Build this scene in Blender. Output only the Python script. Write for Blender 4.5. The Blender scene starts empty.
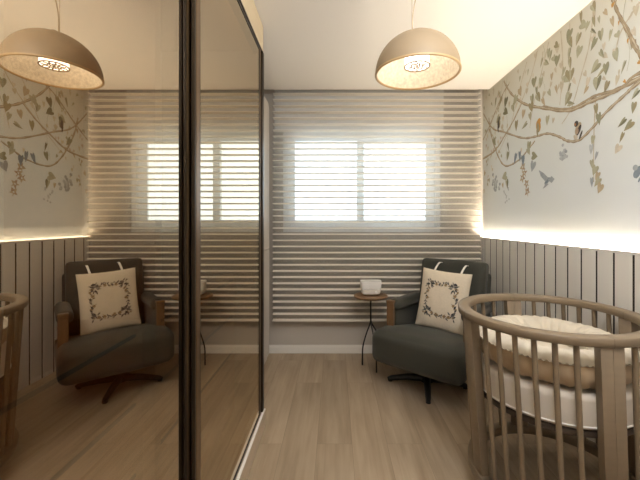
import bpy, bmesh, math, random
from mathutils import Vector, Matrix, Euler

random.seed(7)
SC = bpy.context.scene
COL = SC.collection
PI = math.pi

# ------------------------------------------------------------------ camera
F_PX = 345.0
U0, V0, CAM_H = 335.0, 222.0, 1.30
cam_d = bpy.data.cameras.new('camera')
cam = bpy.data.objects.new('camera', cam_d)
COL.objects.link(cam)
cam.location = (0, 0, CAM_H)
cam.rotation_euler = (PI / 2, 0, 0)
cam_d.sensor_fit = 'HORIZONTAL'
cam_d.sensor_width = 36.0
cam_d.lens = F_PX / 640.0 * 36.0
cam_d.shift_x = (320 - U0) / 640.0
cam_d.shift_y = (V0 - 240) / 640.0
cam_d.clip_start = 0.02
SC.camera = cam

# ------------------------------------------------------------------ exposure, world, daylight
SC.view_settings.view_transform = 'Standard'
SC.view_settings.look = 'None'
SC.view_settings.exposure = 0.15
SC.view_settings.gamma = 1.0
SC.view_settings.use_curve_mapping = False
SC.cycles.use_denoising = True
SC.cycles.max_bounces = 14
SC.cycles.diffuse_bounces = 7
SC.cycles.transparent_max_bounces = 24
SC.cycles.sample_clamp_indirect = 6.0

W = bpy.data.worlds.new('overcast_sky')
SC.world = W
W.use_nodes = True
W.node_tree.nodes['Background'].inputs[0].default_value = (0.80, 0.91, 1.0, 1)
W.node_tree.nodes['Background'].inputs[1].default_value = 3.5

# the window opening guides the sampling of the sky (a portal emits nothing itself)
pd = bpy.data.lights.new('sky_portal', 'AREA')
pd.shape = 'RECTANGLE'; pd.size = 1.6; pd.size_y = 1.05
pd.cycles.is_portal = True
po = bpy.data.objects.new('sky_portal', pd); COL.objects.link(po)
po.location = (0.268, 3.66, 1.707); po.rotation_euler = (-PI / 2, 0, 0)

# added fill light under the ceiling, no real fixture; brightens ceiling and room
sd = bpy.data.lights.new('added_fill_light', 'POINT')
sd.shadow_soft_size = 0.30; sd.energy = 64.0; sd.color = (0.97, 0.98, 1.0)
so = bpy.data.objects.new('added_fill_light', sd); COL.objects.link(so)
so.location = (0.55, 0.50, 2.38)

# ------------------------------------------------------------------ dimensions
XR = 1.464        # right wall
XP = 1.452        # wainscot face
XG_L, XG_R = -0.491, -0.466   # reflective glass planes of the two sliding doors
YB = 3.424        # back wall
YC = 3.28         # front edge of the blind recess in the ceiling
HC = 2.56         # ceiling
XL = -1.12
YF = -1.0
LEDGE = 1.151


def wall_pt(u, v):
    """photo position -> (y, z) on the right wall, used to place the painted mural motifs"""
    y = XR * F_PX / (u - U0)
    return y, CAM_H + (V0 - v) * y / F_PX


# ------------------------------------------------------------------ materials
def nodes_of(m):
    m.use_nodes = True
    return m.node_tree, m.node_tree.nodes, m.node_tree.links


def mat(name, col, rough=0.6, metal=0.0, spec=0.5, noise=0.0, nscale=20.0, bump=0.0, bscale=200.0, stretch=None, sheen=0.0):
    m = bpy.data.materials.new(name)
    nt, N, L = nodes_of(m)
    b = N['Principled BSDF']
    b.inputs['Base Color'].default_value = (*col, 1)
    b.inputs['Roughness'].default_value = rough
    b.inputs['Metallic'].default_value = metal
    b.inputs['Specular IOR Level'].default_value = spec
    if sheen:
        b.inputs['Sheen Weight'].default_value = sheen
    if noise or bump:
        tc = N.new('ShaderNodeTexCoord')
        mp = N.new('ShaderNodeMapping')
        L.new(tc.outputs['Object'], mp.inputs[0])
        if stretch:
            mp.inputs['Scale'].default_value = stretch
    if noise:
        n = N.new('ShaderNodeTexNoise')
        n.inputs['Scale'].default_value = nscale
        n.inputs['Detail'].default_value = 5
        L.new(mp.outputs[0], n.inputs['Vector'])
        r = N.new('ShaderNodeValToRGB')
        r.color_ramp.elements[0].position = 0.3
        r.color_ramp.elements[1].position = 0.7
        r.color_ramp.elements[0].color = (*[c * (1 - noise) for c in col], 1)
        r.color_ramp.elements[1].color = (*[min(1, c * (1 + noise)) for c in col], 1)
        L.new(n.outputs['Fac'], r.inputs[0])
        L.new(r.outputs[0], b.inputs['Base Color'])
    if bump:
        n2 = N.new('ShaderNodeTexNoise')
        n2.inputs['Scale'].default_value = bscale
        L.new(mp.outputs[0], n2.inputs['Vector'])
        bp = N.new('ShaderNodeBump')
        bp.inputs['Strength'].default_value = bump
        bp.inputs['Distance'].default_value = 0.002
        L.new(n2.outputs['Fac'], bp.inputs['Height'])
        L.new(bp.outputs[0], b.inputs['Normal'])
    return m


def emit(name, col, s):
    m = bpy.data.materials.new(name)
    nt, N, L = nodes_of(m)
    N.remove(N['Principled BSDF'])
    e = N.new('ShaderNodeEmission')
    e.inputs[0].default_value = (*col, 1)
    e.inputs[1].default_value = s
    L.new(e.outputs[0], N['Material Output'].inputs[0])
    return m


def sheer(name, col, dens, trl=0.5):
    m = bpy.data.materials.new(name)
    nt, N, L = nodes_of(m)
    N.remove(N['Principled BSDF'])
    t = N.new('ShaderNodeBsdfTransparent')
    d = N.new('ShaderNodeBsdfDiffuse'); d.inputs[0].default_value = (*col, 1)
    tl = N.new('ShaderNodeBsdfTranslucent'); tl.inputs[0].default_value = (*col, 1)
    a = N.new('ShaderNodeMixShader'); a.inputs[0].default_value = trl
    L.new(d.outputs[0], a.inputs[1]); L.new(tl.outputs[0], a.inputs[2])
    c = N.new('ShaderNodeMixShader'); c.inputs[0].default_value = dens
    L.new(t.outputs[0], c.inputs[1]); L.new(a.outputs[0], c.inputs[2])
    L.new(c.outputs[0], N['Material Output'].inputs[0])
    return m


def reflective_glass(name, refl, refl_tint, trans_tint):
    m = bpy.data.materials.new(name)
    nt, N, L = nodes_of(m)
    N.remove(N['Principled BSDF'])
    t = N.new('ShaderNodeBsdfTransparent'); t.inputs[0].default_value = (*trans_tint, 1)
    g = N.new('ShaderNodeBsdfGlossy'); g.inputs['Color'].default_value = (*refl_tint, 1)
    g.inputs['Roughness'].default_value = 0.0
    fr = N.new('ShaderNodeFresnel'); fr.inputs[0].default_value = 1.5
    ma = N.new('ShaderNodeMapRange')
    ma.inputs['To Min'].default_value = refl; ma.inputs['To Max'].default_value = 1.0
    L.new(fr.outputs[0], ma.inputs['Value'])
    mx = N.new('ShaderNodeMixShader')
    L.new(ma.outputs[0], mx.inputs[0])
    L.new(t.outputs[0], mx.inputs[1]); L.new(g.outputs[0], mx.inputs[2])
    L.new(mx.outputs[0], N['Material Output'].inputs[0])
    return m


def clear_glass(name, tint):
    m = bpy.data.materials.new(name)
    nt, N, L = nodes_of(m)
    N.remove(N['Principled BSDF'])
    t = N.new('ShaderNodeBsdfTransparent'); t.inputs[0].default_value = (*tint, 1)
    g = N.new('ShaderNodeBsdfGlossy'); g.inputs['Roughness'].default_value = 0.0
    mx = N.new('ShaderNodeMixShader'); mx.inputs[0].default_value = 0.05
    L.new(t.outputs[0], mx.inputs[1]); L.new(g.outputs[0], mx.inputs[2])
    L.new(mx.outputs[0], N['Material Output'].inputs[0])
    return m


def floor_mat():
    m = bpy.data.materials.new('oak_plank_floor')
    nt, N, L = nodes_of(m)
    b = N['Principled BSDF']
    tc = N.new('ShaderNodeTexCoord')
    mp = N.new('ShaderNodeMapping')
    mp.inputs['Rotation'].default_value = (0, 0, PI / 2)
    mp.inputs['Location'].default_value = (0.35, 0.105, 0)
    L.new(tc.outputs['Object'], mp.inputs[0])
    br = N.new('ShaderNodeTexBrick')
    br.offset = 0.37; br.squash = 1.0
    br.inputs['Scale'].default_value = 1.0
    br.inputs['Brick Width'].default_value = 1.22
    br.inputs['Row Height'].default_value = 0.205
    br.inputs['Mortar Size'].default_value = 0.0012
    br.inputs['Mortar Smooth'].default_value = 0.3
    br.inputs['Bias'].default_value = 0.0
    br.inputs['Color1'].default_value = (0.0, 0.0, 0.0, 1)
    br.inputs['Color2'].default_value = (1.0, 1.0, 1.0, 1)
    br.inputs['Mortar'].default_value = (0.0, 0.0, 0.0, 1)
    L.new(mp.outputs[0], br.inputs['Vector'])
    # grain that runs along the planks, shifted per plank
    sep = N.new('ShaderNodeVectorMath'); sep.operation = 'MULTIPLY_ADD'
    L.new(br.outputs['Color'], sep.inputs[0])
    sep.inputs[1].default_value = (3.7, 9.1, 0)
    L.new(tc.outputs['Object'], sep.inputs[2])
    m2 = N.new('ShaderNodeMapping'); m2.inputs['Scale'].default_value = (22, 1.3, 1)
    L.new(sep.outputs[0], m2.inputs[0])
    n = N.new('ShaderNodeTexNoise'); n.inputs['Scale'].default_value = 1.2; n.inputs['Detail'].default_value = 9; n.inputs['Roughness'].default_value = 0.62
    n.inputs['Distortion'].default_value = 0.4
    L.new(m2.outputs[0], n.inputs['Vector'])
    m3 = N.new('ShaderNodeMapping'); m3.inputs['Scale'].default_value = (5, 0.8, 1)
    L.new(sep.outputs[0], m3.inputs[0])
    n2 = N.new('ShaderNodeTexNoise'); n2.inputs['Scale'].default_value = 1.6; n2.inputs['Detail'].default_value = 4
    L.new(m3.outputs[0], n2.inputs['Vector'])
    r = N.new('ShaderNodeValToRGB')
    e = r.color_ramp.elements
    e[0].position = 0.25; e[0].color = (0.205, 0.148, 0.096, 1)
    e[1].position = 0.75; e[1].color = (0.47, 0.375, 0.27, 1)
    e.new(0.5).color = (0.345, 0.267, 0.186, 1)
    mixf = N.new('ShaderNodeMix'); mixf.data_type = 'FLOAT'; mixf.inputs[0].default_value = 0.5
    L.new(n.outputs['Fac'], mixf.inputs[2]); L.new(n2.outputs['Fac'], mixf.inputs[3])
    L.new(mixf.outputs[0], r.inputs[0])
    # plank to plank tone
    tone = N.new('ShaderNodeMapRange'); tone.inputs['To Min'].default_value = 0.93; tone.inputs['To Max'].default_value = 1.07
    L.new(br.outputs['Color'], tone.inputs['Value'])
    mul = N.new('ShaderNodeVectorMath'); mul.operation = 'SCALE'
    L.new(r.outputs[0], mul.inputs[0]); L.new(tone.outputs[0], mul.inputs['Scale'])
    # the fine joints
    mj = N.new('ShaderNodeMix'); mj.data_type = 'RGBA'
    fj = N.new('ShaderNodeMath'); fj.operation = 'MULTIPLY'; fj.inputs[1].default_value = 0.45
    L.new(br.outputs['Fac'], fj.inputs[0])
    L.new(fj.outputs[0], mj.inputs[0])
    L.new(mul.outputs[0], mj.inputs[6]); mj.inputs[7].default_value = (0.10, 0.07, 0.05, 1)
    # knots
    v = N.new('ShaderNodeTexVoronoi'); v.inputs['Scale'].default_value = 1.0
    m4 = N.new('ShaderNodeMapping'); m4.inputs['Scale'].default_value = (3.4, 1.7, 1)
    L.new(tc.outputs['Object'], m4.inputs[0]); L.new(m4.outputs[0], v.inputs['Vector'])
    kr = N.new('ShaderNodeMapRange'); kr.inputs['From Min'].default_value = 0.015; kr.inputs['From Max'].default_value = 0.085
    kr.inputs['To Min'].default_value = 0.6; kr.inputs['To Max'].default_value = 0.0
    L.new(v.outputs['Distance'], kr.inputs['Value'])
    mk = N.new('ShaderNodeMix'); mk.data_type = 'RGBA'
    L.new(kr.outputs[0], mk.inputs[0]); L.new(mj.outputs[2], mk.inputs[6]); mk.inputs[7].default_value = (0.16, 0.11, 0.075, 1)
    L.new(mk.outputs[2], b.inputs['Base Color'])
    b.inputs['Roughness'].default_value = 0.42
    b.inputs['Specular IOR Level'].default_value = 0.4
    bp = N.new('ShaderNodeBump'); bp.inputs['Strength'].default_value = 0.12; bp.inputs['Distance'].default_value = 0.001
    L.new(n.outputs['Fac'], bp.inputs['Height']); L.new(bp.outputs[0], b.inputs['Normal'])
    return m


def paper_mat():
    """the washed ground colour of the painted wallpaper: misty blue-grey with warm sage and sand clouds"""
    m = bpy.data.materials.new('wallpaper_ground')
    nt, N, L = nodes_of(m)
    b = N['Principled BSDF']; b.inputs['Roughness'].default_value = 0.75; b.inputs['Specular IOR Level'].default_value = 0.2
    tc = N.new('ShaderNodeTexCoord')
    n = N.new('ShaderNodeTexNoise'); n.inputs['Scale'].default_value = 1.7; n.inputs['Detail'].default_value = 5
    L.new(tc.outputs['Object'], n.inputs['Vector'])
    sx = N.new('ShaderNodeSeparateXYZ'); L.new(tc.outputs['Object'], sx.inputs[0])
    hz = N.new('ShaderNodeMapRange'); hz.inputs['From Min'].default_value = 1.5; hz.inputs['From Max'].default_value = 2.5
    L.new(sx.outputs['Z'], hz.inputs['Value'])
    ad = N.new('ShaderNodeMath'); ad.operation = 'MULTIPLY_ADD'; ad.inputs[1].default_value = 0.7
    sub = N.new('ShaderNodeMath'); sub.operation = 'SUBTRACT'; sub.inputs[1].default_value = 0.35
    L.new(n.outputs['Fac'], sub.inputs[0])
    L.new(hz.outputs[0], ad.inputs[0]); L.new(sub.outputs[0], ad.inputs[2])
    r = N.new('ShaderNodeValToRGB')
    e = r.color_ramp.elements
    e[0].position = 0.0; e[0].color = (0.66, 0.69, 0.70, 1)
    e[1].position = 1.0; e[1].color = (0.63, 0.59, 0.48, 1)
    e.new(0.5).color = (0.67, 0.69, 0.65, 1)
    L.new(ad.outputs[0], r.inputs[0])
    L.new(r.outputs[0], b.inputs['Base Color'])
    return m


M = {}
M['ceiling'] = mat('ceiling_paint', (0.86, 0.83, 0.80), 0.9, spec=0.1)
M['wall'] = mat('wall_paint', (0.49, 0.45, 0.40), 0.85, spec=0.2)
M['floor'] = floor_mat()
M['paper'] = paper_mat()
M['panel'] = mat('wainscot_paint', (0.68, 0.65, 0.60), 0.55, noise=0.03, nscale=6, stretch=(1, 1, 0.2))
M['groove'] = mat('wainscot_groove', (0.022, 0.015, 0.010), 0.9)
M['white'] = mat('white_trim', (0.80, 0.77, 0.72), 0.5)
M['pvc'] = mat('white_window_frame', (0.82, 0.83, 0.84), 0.4)
M['cream_lac'] = mat('cream_lacquer', (0.60, 0.55, 0.49), 0.4)
M['fascia'] = mat('pale_wood_fascia', (0.62, 0.51, 0.34), 0.5, noise=0.05, nscale=5, stretch=(8, 1, 8))
M['plinth'] = mat('plinth_wood', (0.55, 0.44, 0.32), 0.45, noise=0.08, nscale=5, stretch=(8, 1, 8))
M['bronze'] = mat('dark_bronze', (0.030, 0.020, 0.012), 0.35, metal=0.6)
M['bronze_edge'] = mat('bronze_edge', (0.16, 0.095, 0.045), 0.35, metal=0.7)
M['glass'] = reflective_glass('reflective_bronze_glass', 0.58, (0.87, 0.765, 0.61), (0.66, 0.44, 0.20))
M['glass_back'] = clear_glass('bronze_glass_back', (0.9, 0.8, 0.66))
M['pane'] = clear_glass('window_glass', (0.96, 0.98, 0.98))
M['closet_back'] = mat('closet_back_board', (0.55, 0.53, 0.50), 0.7)
M['closet'] = mat('closet_wood', (0.52, 0.31, 0.13), 0.5, noise=0.12, nscale=4, stretch=(10, 1, 10))
M['closet_dark'] = mat('closet_shadow_gap', (0.05, 0.03, 0.015), 0.8)
M['sheer'] = sheer('sheer_blind_fabric', (0.80, 0.78, 0.74), 0.13)
M['sheer_back'] = sheer('sheer_blind_back_fabric', (0.72, 0.72, 0.71), 0.30, 0.55)
M['vane'] = sheer('blind_vane_fabric', (0.90, 0.85, 0.76), 0.985, 0.10)
M['rail'] = mat('blind_rail', (0.75, 0.70, 0.62), 0.5)
M['led'] = emit('led_light', (1.0, 0.85, 0.65), 600.0)
M['crib'] = mat('taupe_painted_beech', (0.185, 0.136, 0.086), 0.42, noise=0.05, nscale=4, stretch=(2, 2, 14))
M['crib_seam'] = mat('crib_joint', (0.10, 0.07, 0.045), 0.7)
M['dark_base'] = mat('dark_brown_wood', (0.055, 0.036, 0.024), 0.5)
M['sheet'] = mat('cream_sheet', (0.60, 0.535, 0.45), 0.9, bump=0.25, bscale=60, sheen=0.2)
M['nest_top'] = mat('cream_quilted_cotton', (0.58, 0.52, 0.42), 0.95, bump=0.35, bscale=45, sheen=0.2)
M['nest_side'] = mat('tan_cotton', (0.43, 0.315, 0.195), 0.95, bump=0.4, bscale=50, sheen=0.2)
M['green'] = mat('dark_green_upholstery', (0.029, 0.029, 0.020), 0.70, noise=0.12, nscale=140, bump=0.3, bscale=500, sheen=0.12)
M['chair_wood'] = mat('brown_chair_wood', (0.15, 0.078, 0.032), 0.45, noise=0.18, nscale=6, stretch=(10, 10, 1))
M['black'] = mat('black_metal', (0.012, 0.011, 0.010), 0.45, metal=0.3)
M['cushion'] = mat('cream_linen', (0.70, 0.61, 0.48), 0.95, noise=0.05, nscale=90, bump=0.3, bscale=350)
M['ribbon'] = mat('white_ribbon', (0.85, 0.82, 0.76), 0.8)
M['piping'] = mat('cushion_piping', (0.60, 0.51, 0.39), 0.9)
M['emb_dark'] = mat('charcoal_thread', (0.040, 0.040, 0.042), 0.9)
M['emb_grey'] = mat('slate_thread', (0.13, 0.125, 0.12), 0.9)
M['emb_ochre'] = mat('ochre_thread', (0.30, 0.20, 0.10), 0.9)
M['table_wood'] = mat('round_table_wood', (0.17, 0.095, 0.045), 0.45, noise=0.2, nscale=5, stretch=(2, 12, 2))
M['appliance'] = mat('white_plastic', (0.83, 0.81, 0.78), 0.35)
M['appliance_low'] = mat('warm_white_plastic', (0.74, 0.69, 0.63), 0.4)
M['shade_out'] = mat('sand_lamp_enamel', (0.29, 0.22, 0.14), 0.55)
M['shade_rim'] = mat('lamp_rim', (0.48, 0.33, 0.17), 0.5)
M['plaster'] = mat('cream_plaster_relief', (0.80, 0.73, 0.62), 0.9, noise=0.16, nscale=70, bump=0.6, bscale=60)
M['cord'] = mat('beige_cord', (0.50, 0.40, 0.28), 0.7)
M['bulb'] = emit('lamp_light', (1.0, 0.88, 0.72), 5.0)
M['fret'] = mat('lamp_fretwork', (0.24, 0.165, 0.095), 0.6)
M['rubber'] = mat('grey_rubber', (0.25, 0.24, 0.22), 0.7)


# ------------------------------------------------------------------ geometry helpers
def new_obj(name, bm, m, parent=None, smooth=False, loc=None, rot=None):
    me = bpy.data.meshes.new(name)
    bmesh.ops.recalc_face_normals(bm, faces=bm.faces[:])
    bm.to_mesh(me); bm.free()
    o = bpy.data.objects.new(name, me)
    COL.objects.link(o)
    for mm in (m if isinstance(m, (list, tuple)) else [m]):
        me.materials.append(mm)
    if smooth:
        for p in me.polygons:
            p.use_smooth = True
        try:
            me.set_sharp_from_angle(angle=math.radians(48))
        except Exception:
            pass
    if parent is not None:
        o.parent = parent
    if loc is not None:
        o.location = loc
    if rot is not None:
        o.rotation_euler = rot
    return o


def thing(name, label, cat, loc=(0, 0, 0), rotz=0.0, group=None):
    o = bpy.data.objects.new(name, None)
    o.empty_display_size = 0.1
    COL.objects.link(o)
    o.location = loc; o.rotation_euler = (0, 0, rotz)
    return tag(o, label, cat, group)


def tag(o, label, cat, group=None):
    o['label'] = label; o['category'] = cat
    if group:
        o['group'] = group
    return o


def struct(o, label=None):
    o['kind'] = 'structure'
    if label:
        o['label'] = label
    return o


def xf(bm, verts, mtx):
    bmesh.ops.transform(bm, matrix=mtx, verts=verts)


def box(bm, c, s, bev=0.0, rot=None, seg=2):
    t = bmesh.new()
    bmesh.ops.create_cube(t, size=1.0)
    bmesh.ops.scale(t, vec=s, verts=t.verts[:])
    if bev > 0:
        bmesh.ops.bevel(t, geom=t.edges[:] + t.verts[:], offset=bev, segments=seg, profile=0.5, affect='EDGES')
    mtx = Matrix.Translation(c) @ (Euler(rot).to_matrix().to_4x4() if rot else Matrix())
    bmesh.ops.transform(t, matrix=mtx, verts=t.verts[:])
    join(bm, t)


def bx(bm, x0, x1, y0, y1, z0, z1, bev=0.0):
    box(bm, ((x0 + x1) / 2, (y0 + y1) / 2, (z0 + z1) / 2), (abs(x1 - x0), abs(y1 - y0), abs(z1 - z0)), bev)


def join(bm, t):
    me = bpy.data.meshes.new('tmp')
    t.to_mesh(me); t.free()
    bm.from_mesh(me)
    bpy.data.meshes.remove(me)


def soft_box(bm, c, s, r, n=14, crown=(0, 0, 0), rot=None, taper=None):
    """upholstered block: rounded edges and gently crowned faces"""
    t = bmesh.new()
    bmesh.ops.create_cube(t, size=2.0)
    bmesh.ops.subdivide_edges(t, edges=t.edges[:], cuts=n, use_grid_fill=True)
    hx, hy, hz = s[0] / 2, s[1] / 2, s[2] / 2
    for v in t.verts:
        p = [math.copysign(1 - (1 - abs(k)) ** 1.6, k) for k in v.co]
        q = Vector((p[0] * hx, p[1] * hy, p[2] * hz))
        inn = Vector((max(-hx + r, min(hx - r, q.x)), max(-hy + r, min(hy - r, q.y)), max(-hz + r, min(hz - r, q.z))))
        d = q - inn
        if d.length > 1e-9:
            q = inn + d.normalized() * r
        q.x += math.copysign(crown[0] * (1 - p[1] ** 2) * (1 - p[2] ** 2) * abs(p[0]) ** 3, p[0]) if crown[0] else 0
        q.y += math.copysign(crown[1] * (1 - p[0] ** 2) * (1 - p[2] ** 2) * abs(p[1]) ** 3, p[1]) if crown[1] else 0
        q.z += math.copysign(crown[2] * (1 - p[0] ** 2) * (1 - p[1] ** 2) * abs(p[2]) ** 3, p[2]) if crown[2] else 0
        if taper:
            q = taper(q)
        v.co = q
    mtx = Matrix.Translation(c) @ (Euler(rot).to_matrix().to_4x4() if rot else Matrix())
    bmesh.ops.transform(t, matrix=mtx, verts=t.verts[:])
    join(bm, t)


def tube(bm, pts, r, n=10, caps=True):
    pts = [Vector(p) for p in pts]
    rr = r if isinstance(r, (list, tuple)) else [r] * len(pts)
    rings = []
    prev = None
    for i, p in enumerate(pts):
        d = (pts[min(i + 1, len(pts) - 1)] - pts[max(i - 1, 0)]).normalized()
        if prev is None:
            a = Vector((1, 0, 0)) if abs(d.x) < 0.9 else Vector((0, 1, 0))
            x = d.cross(a).normalized()
        else:
            x = (prev - d * prev.dot(d)).normalized()
        prev = x
        y = d.cross(x)
        rings.append([bm.verts.new(p + (x * math.cos(2 * PI * k / n) + y * math.sin(2 * PI * k / n)) * rr[i]) for k in range(n)])
    for i in range(len(rings) - 1):
        for k in range(n):
            bm.faces.new((rings[i][k], rings[i][(k + 1) % n], rings[i + 1][(k + 1) % n], rings[i + 1][k]))
    if caps:
        bm.faces.new(list(reversed(rings[0]))); bm.faces.new(rings[-1])


def lathe(bm, prof, c=(0, 0, 0), n=48):
    rings = []
    for r, z in prof:
        if r < 1e-6:
            rings.append([bm.verts.new((c[0], c[1], c[2] + z))])
        else:
            rings.append([bm.verts.new((c[0] + r * math.cos(2 * PI * k / n), c[1] + r * math.sin(2 * PI * k / n), c[2] + z)) for k in range(n)])
    for a, b in zip(rings, rings[1:]):
        for k in range(n):
            k2 = (k + 1) % n
            if len(a) == 1 and len(b) == 1:
                continue
            if len(a) == 1:
                bm.faces.new((a[0], b[k], b[k2]))
            elif len(b) == 1:
                bm.faces.new((a[k], b[0], a[k2]))
            else:
                bm.faces.new((a[k], b[k], b[k2], a[k2]))


def catmull(pts, n=8):
    out = []
    P = [Vector(p) for p in pts]
    for i in range(len(P) - 1):
        p0 = P[max(i - 1, 0)]; p1 = P[i]; p2 = P[i + 1]; p3 = P[min(i + 2, len(P) - 1)]
        for k in range(n):
            t = k / n
            out.append(0.5 * ((2 * p1) + (p2 - p0) * t + (2 * p0 - 5 * p1 + 4 * p2 - p3) * t * t + (3 * p1 - p0 - 3 * p2 + p3) * t ** 3))
    out.append(P[-1])
    return out


# ------------------------------------------------------------------ room shell
bm = bmesh.new(); bx(bm, XL - 0.1, XR + 0.1, YF - 0.1, YB + 0.2, -0.08, 0.0)
struct(new_obj('floor', bm, M['floor']), 'pale oak plank floor running towards the window')
bm = bmesh.new(); bx(bm, XL - 0.1, XR + 0.1, YF - 0.1, YC, HC, HC + 0.2)
bx(bm, XL - 0.1, XR + 0.1, YC, YB + 0.2, HC + 0.16, HC + 0.2)
struct(new_obj('ceiling', bm, M['ceiling']), 'smooth warm white ceiling')
bm = bmesh.new(); bx(bm, XL - 0.1, XL, YF, YB, 0, HC + 0.16)
struct(new_obj('wall_left', bm, M['wall']))
bm = bmesh.new(); bx(bm, XL, XR, YF - 0.1, YF, 0, HC)
struct(new_obj('wall_front', bm, M['wall']))
bm = bmesh.new(); bx(bm, XR, XR + 0.1, YF, YB, 0, HC + 0.16)
wall_r = struct(new_obj('wall_right', bm, M['paper']), 'right wall papered with a painted mural of vines, leaves and birds')
# back wall with the window opening
WX0, WX1, WZ0, WZ1 = -0.516, 1.052, 1.201, 2.213
bm = bmesh.new()
bx(bm, XL, WX0, YB, YB + 0.2, 0, HC + 0.16); bx(bm, WX1, XR + 0.1, YB, YB + 0.2, 0, HC + 0.16)
bx(bm, WX0, WX1, YB, YB + 0.2, 0, WZ0); bx(bm, WX0, WX1, YB, YB + 0.2, WZ1, HC + 0.16)
struct(new_obj('wall_back', bm, M['wall']), 'greige wall around the window')
bm = bmesh.new()
bx(bm, XL, XP, YB - 0.014, YB, 0, 0.066, 0.003); bx(bm, XL, XP, YB - 0.010, YB, 0.066, 0.082, 0.003)
struct(new_obj('baseboard_back', bm, M['white']), 'white baseboard under the window wall')
# shutter box over the window
bm = bmesh.new(); bx(bm, -0.595, 1.07, YB - 0.03, YB, WZ1, HC + 0.15, 0.004)
struct(new_obj('trim_2', bm, M['pvc']), 'white shutter box above the window behind the blind')

# window
FY0, FY1 = YB + 0.02, YB + 0.09
win = struct(thing('window_1', 'white framed two-pane sliding window behind the sheer blind', 'window', (0, 0, 0)))
del win['category']
bm = bmesh.new()
b = 0.05
bx(bm, WX0, WX0 + b, FY0, FY1, WZ0, WZ1, 0.004); bx(bm, WX1 - b, WX1, FY0, FY1, WZ0, WZ1, 0.004)
bx(bm, WX0 + b, WX1 - b, FY0, FY1, WZ0, WZ0 + b, 0.004); bx(bm, WX0 + b, WX1 - b, FY0, FY1, WZ1 - b, WZ1, 0.004)
new_obj('window_frame', bm, M['pvc'], win)
for (x0, x1, yo, sl, sr) in ((WX0 + b, 0.290, 0.0, 0.066, 0.070), (0.220, WX1 - b, 0.03, 0.070, 0.089)):
    bm = bmesh.new()
    y0, y1 = FY0 + 0.006 + yo, FY0 + 0.034 + yo
    z0, z1 = WZ0 + b, WZ1 - b
    st, sb = 0.053, 0.069
    bx(bm, x0, x0 + sl, y0, y1, z0, z1, 0.003); bx(bm, x1 - sr, x1, y0, y1, z0, z1, 0.003)
    bx(bm, x0 + sl, x1 - sr, y0, y1, z0, z0 + sb, 0.003); bx(bm, x0 + sl, x1 - sr, y0, y1, z1 - st, z1, 0.003)
    s_ = new_obj('sash', bm, M['pvc'], win)
    bm = bmesh.new(); bx(bm, x0 + sl - .005, x1 - sr + .005, y0 + 0.011, y0 + 0.015, z0 + sb - .005, z1 - st + .005)
    new_obj('pane', bm, M['pane'], s_)
bm = bmesh.new(); bx(bm, WX0 + .002, WX1 - .002, FY1, YB + 0.24, WZ0, WZ0 + 0.02, 0.004)
new_obj('window_sill', bm, M['pvc'], win)

# wainscot of vertical boards
bm = bmesh.new()
pitch = 0.119
y = 3.40
edges = []
g0 = 3.227
k = 0
ys = []
while g0 - k * pitch > YF:
    ys.append(g0 - k * pitch); k += 1
ys = [g0 + 2 * pitch, g0 + pitch] + ys + [YF]
for ya, yb in zip(ys, ys[1:]):
    y1, y0 = min(ya, YB - 0.001) - 0.0075, max(yb, YF) + 0.0075
    if y1 - y0 > 0.01:
        bx(bm, XP, XR, y0, y1, 0.0, LEDGE - 0.012, 0.002)
bx(bm, XP + 0.0035, XR, YF, YB - 0.001, 0, LEDGE - 0.012)
for f in bm.faces[-6:]:
    f.material_index = 1
struct(new_obj('trim_1', bm, [M['panel'], M['groove']]), 'greige board wainscot with vertical grooves along the right wall')
# cap ledge that carries the light strip
bm = bmesh.new(); bx(bm, XP - 0.001, XR, YF, YB - 0.001, LEDGE - 0.012, LEDGE - 0.002, 0.0015)
bx(bm, XP - 0.001, XP + 0.0015, YF, YB - 0.001, LEDGE - 0.004, LEDGE + 0.0045)
struct(new_obj('trim_3', bm, M['panel']), 'thin cap along the top of the wainscot')
bm = bmesh.new(); bx(bm, XP + 0.0045, XR - 0.002, YF + 0.02, YB - 0.012, LEDGE - 0.002, LEDGE + 0.0012)
tag(new_obj('light_strip', bm, M['led']), 'glowing warm light strip along the top of the board wainscot', 'light strip')

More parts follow.
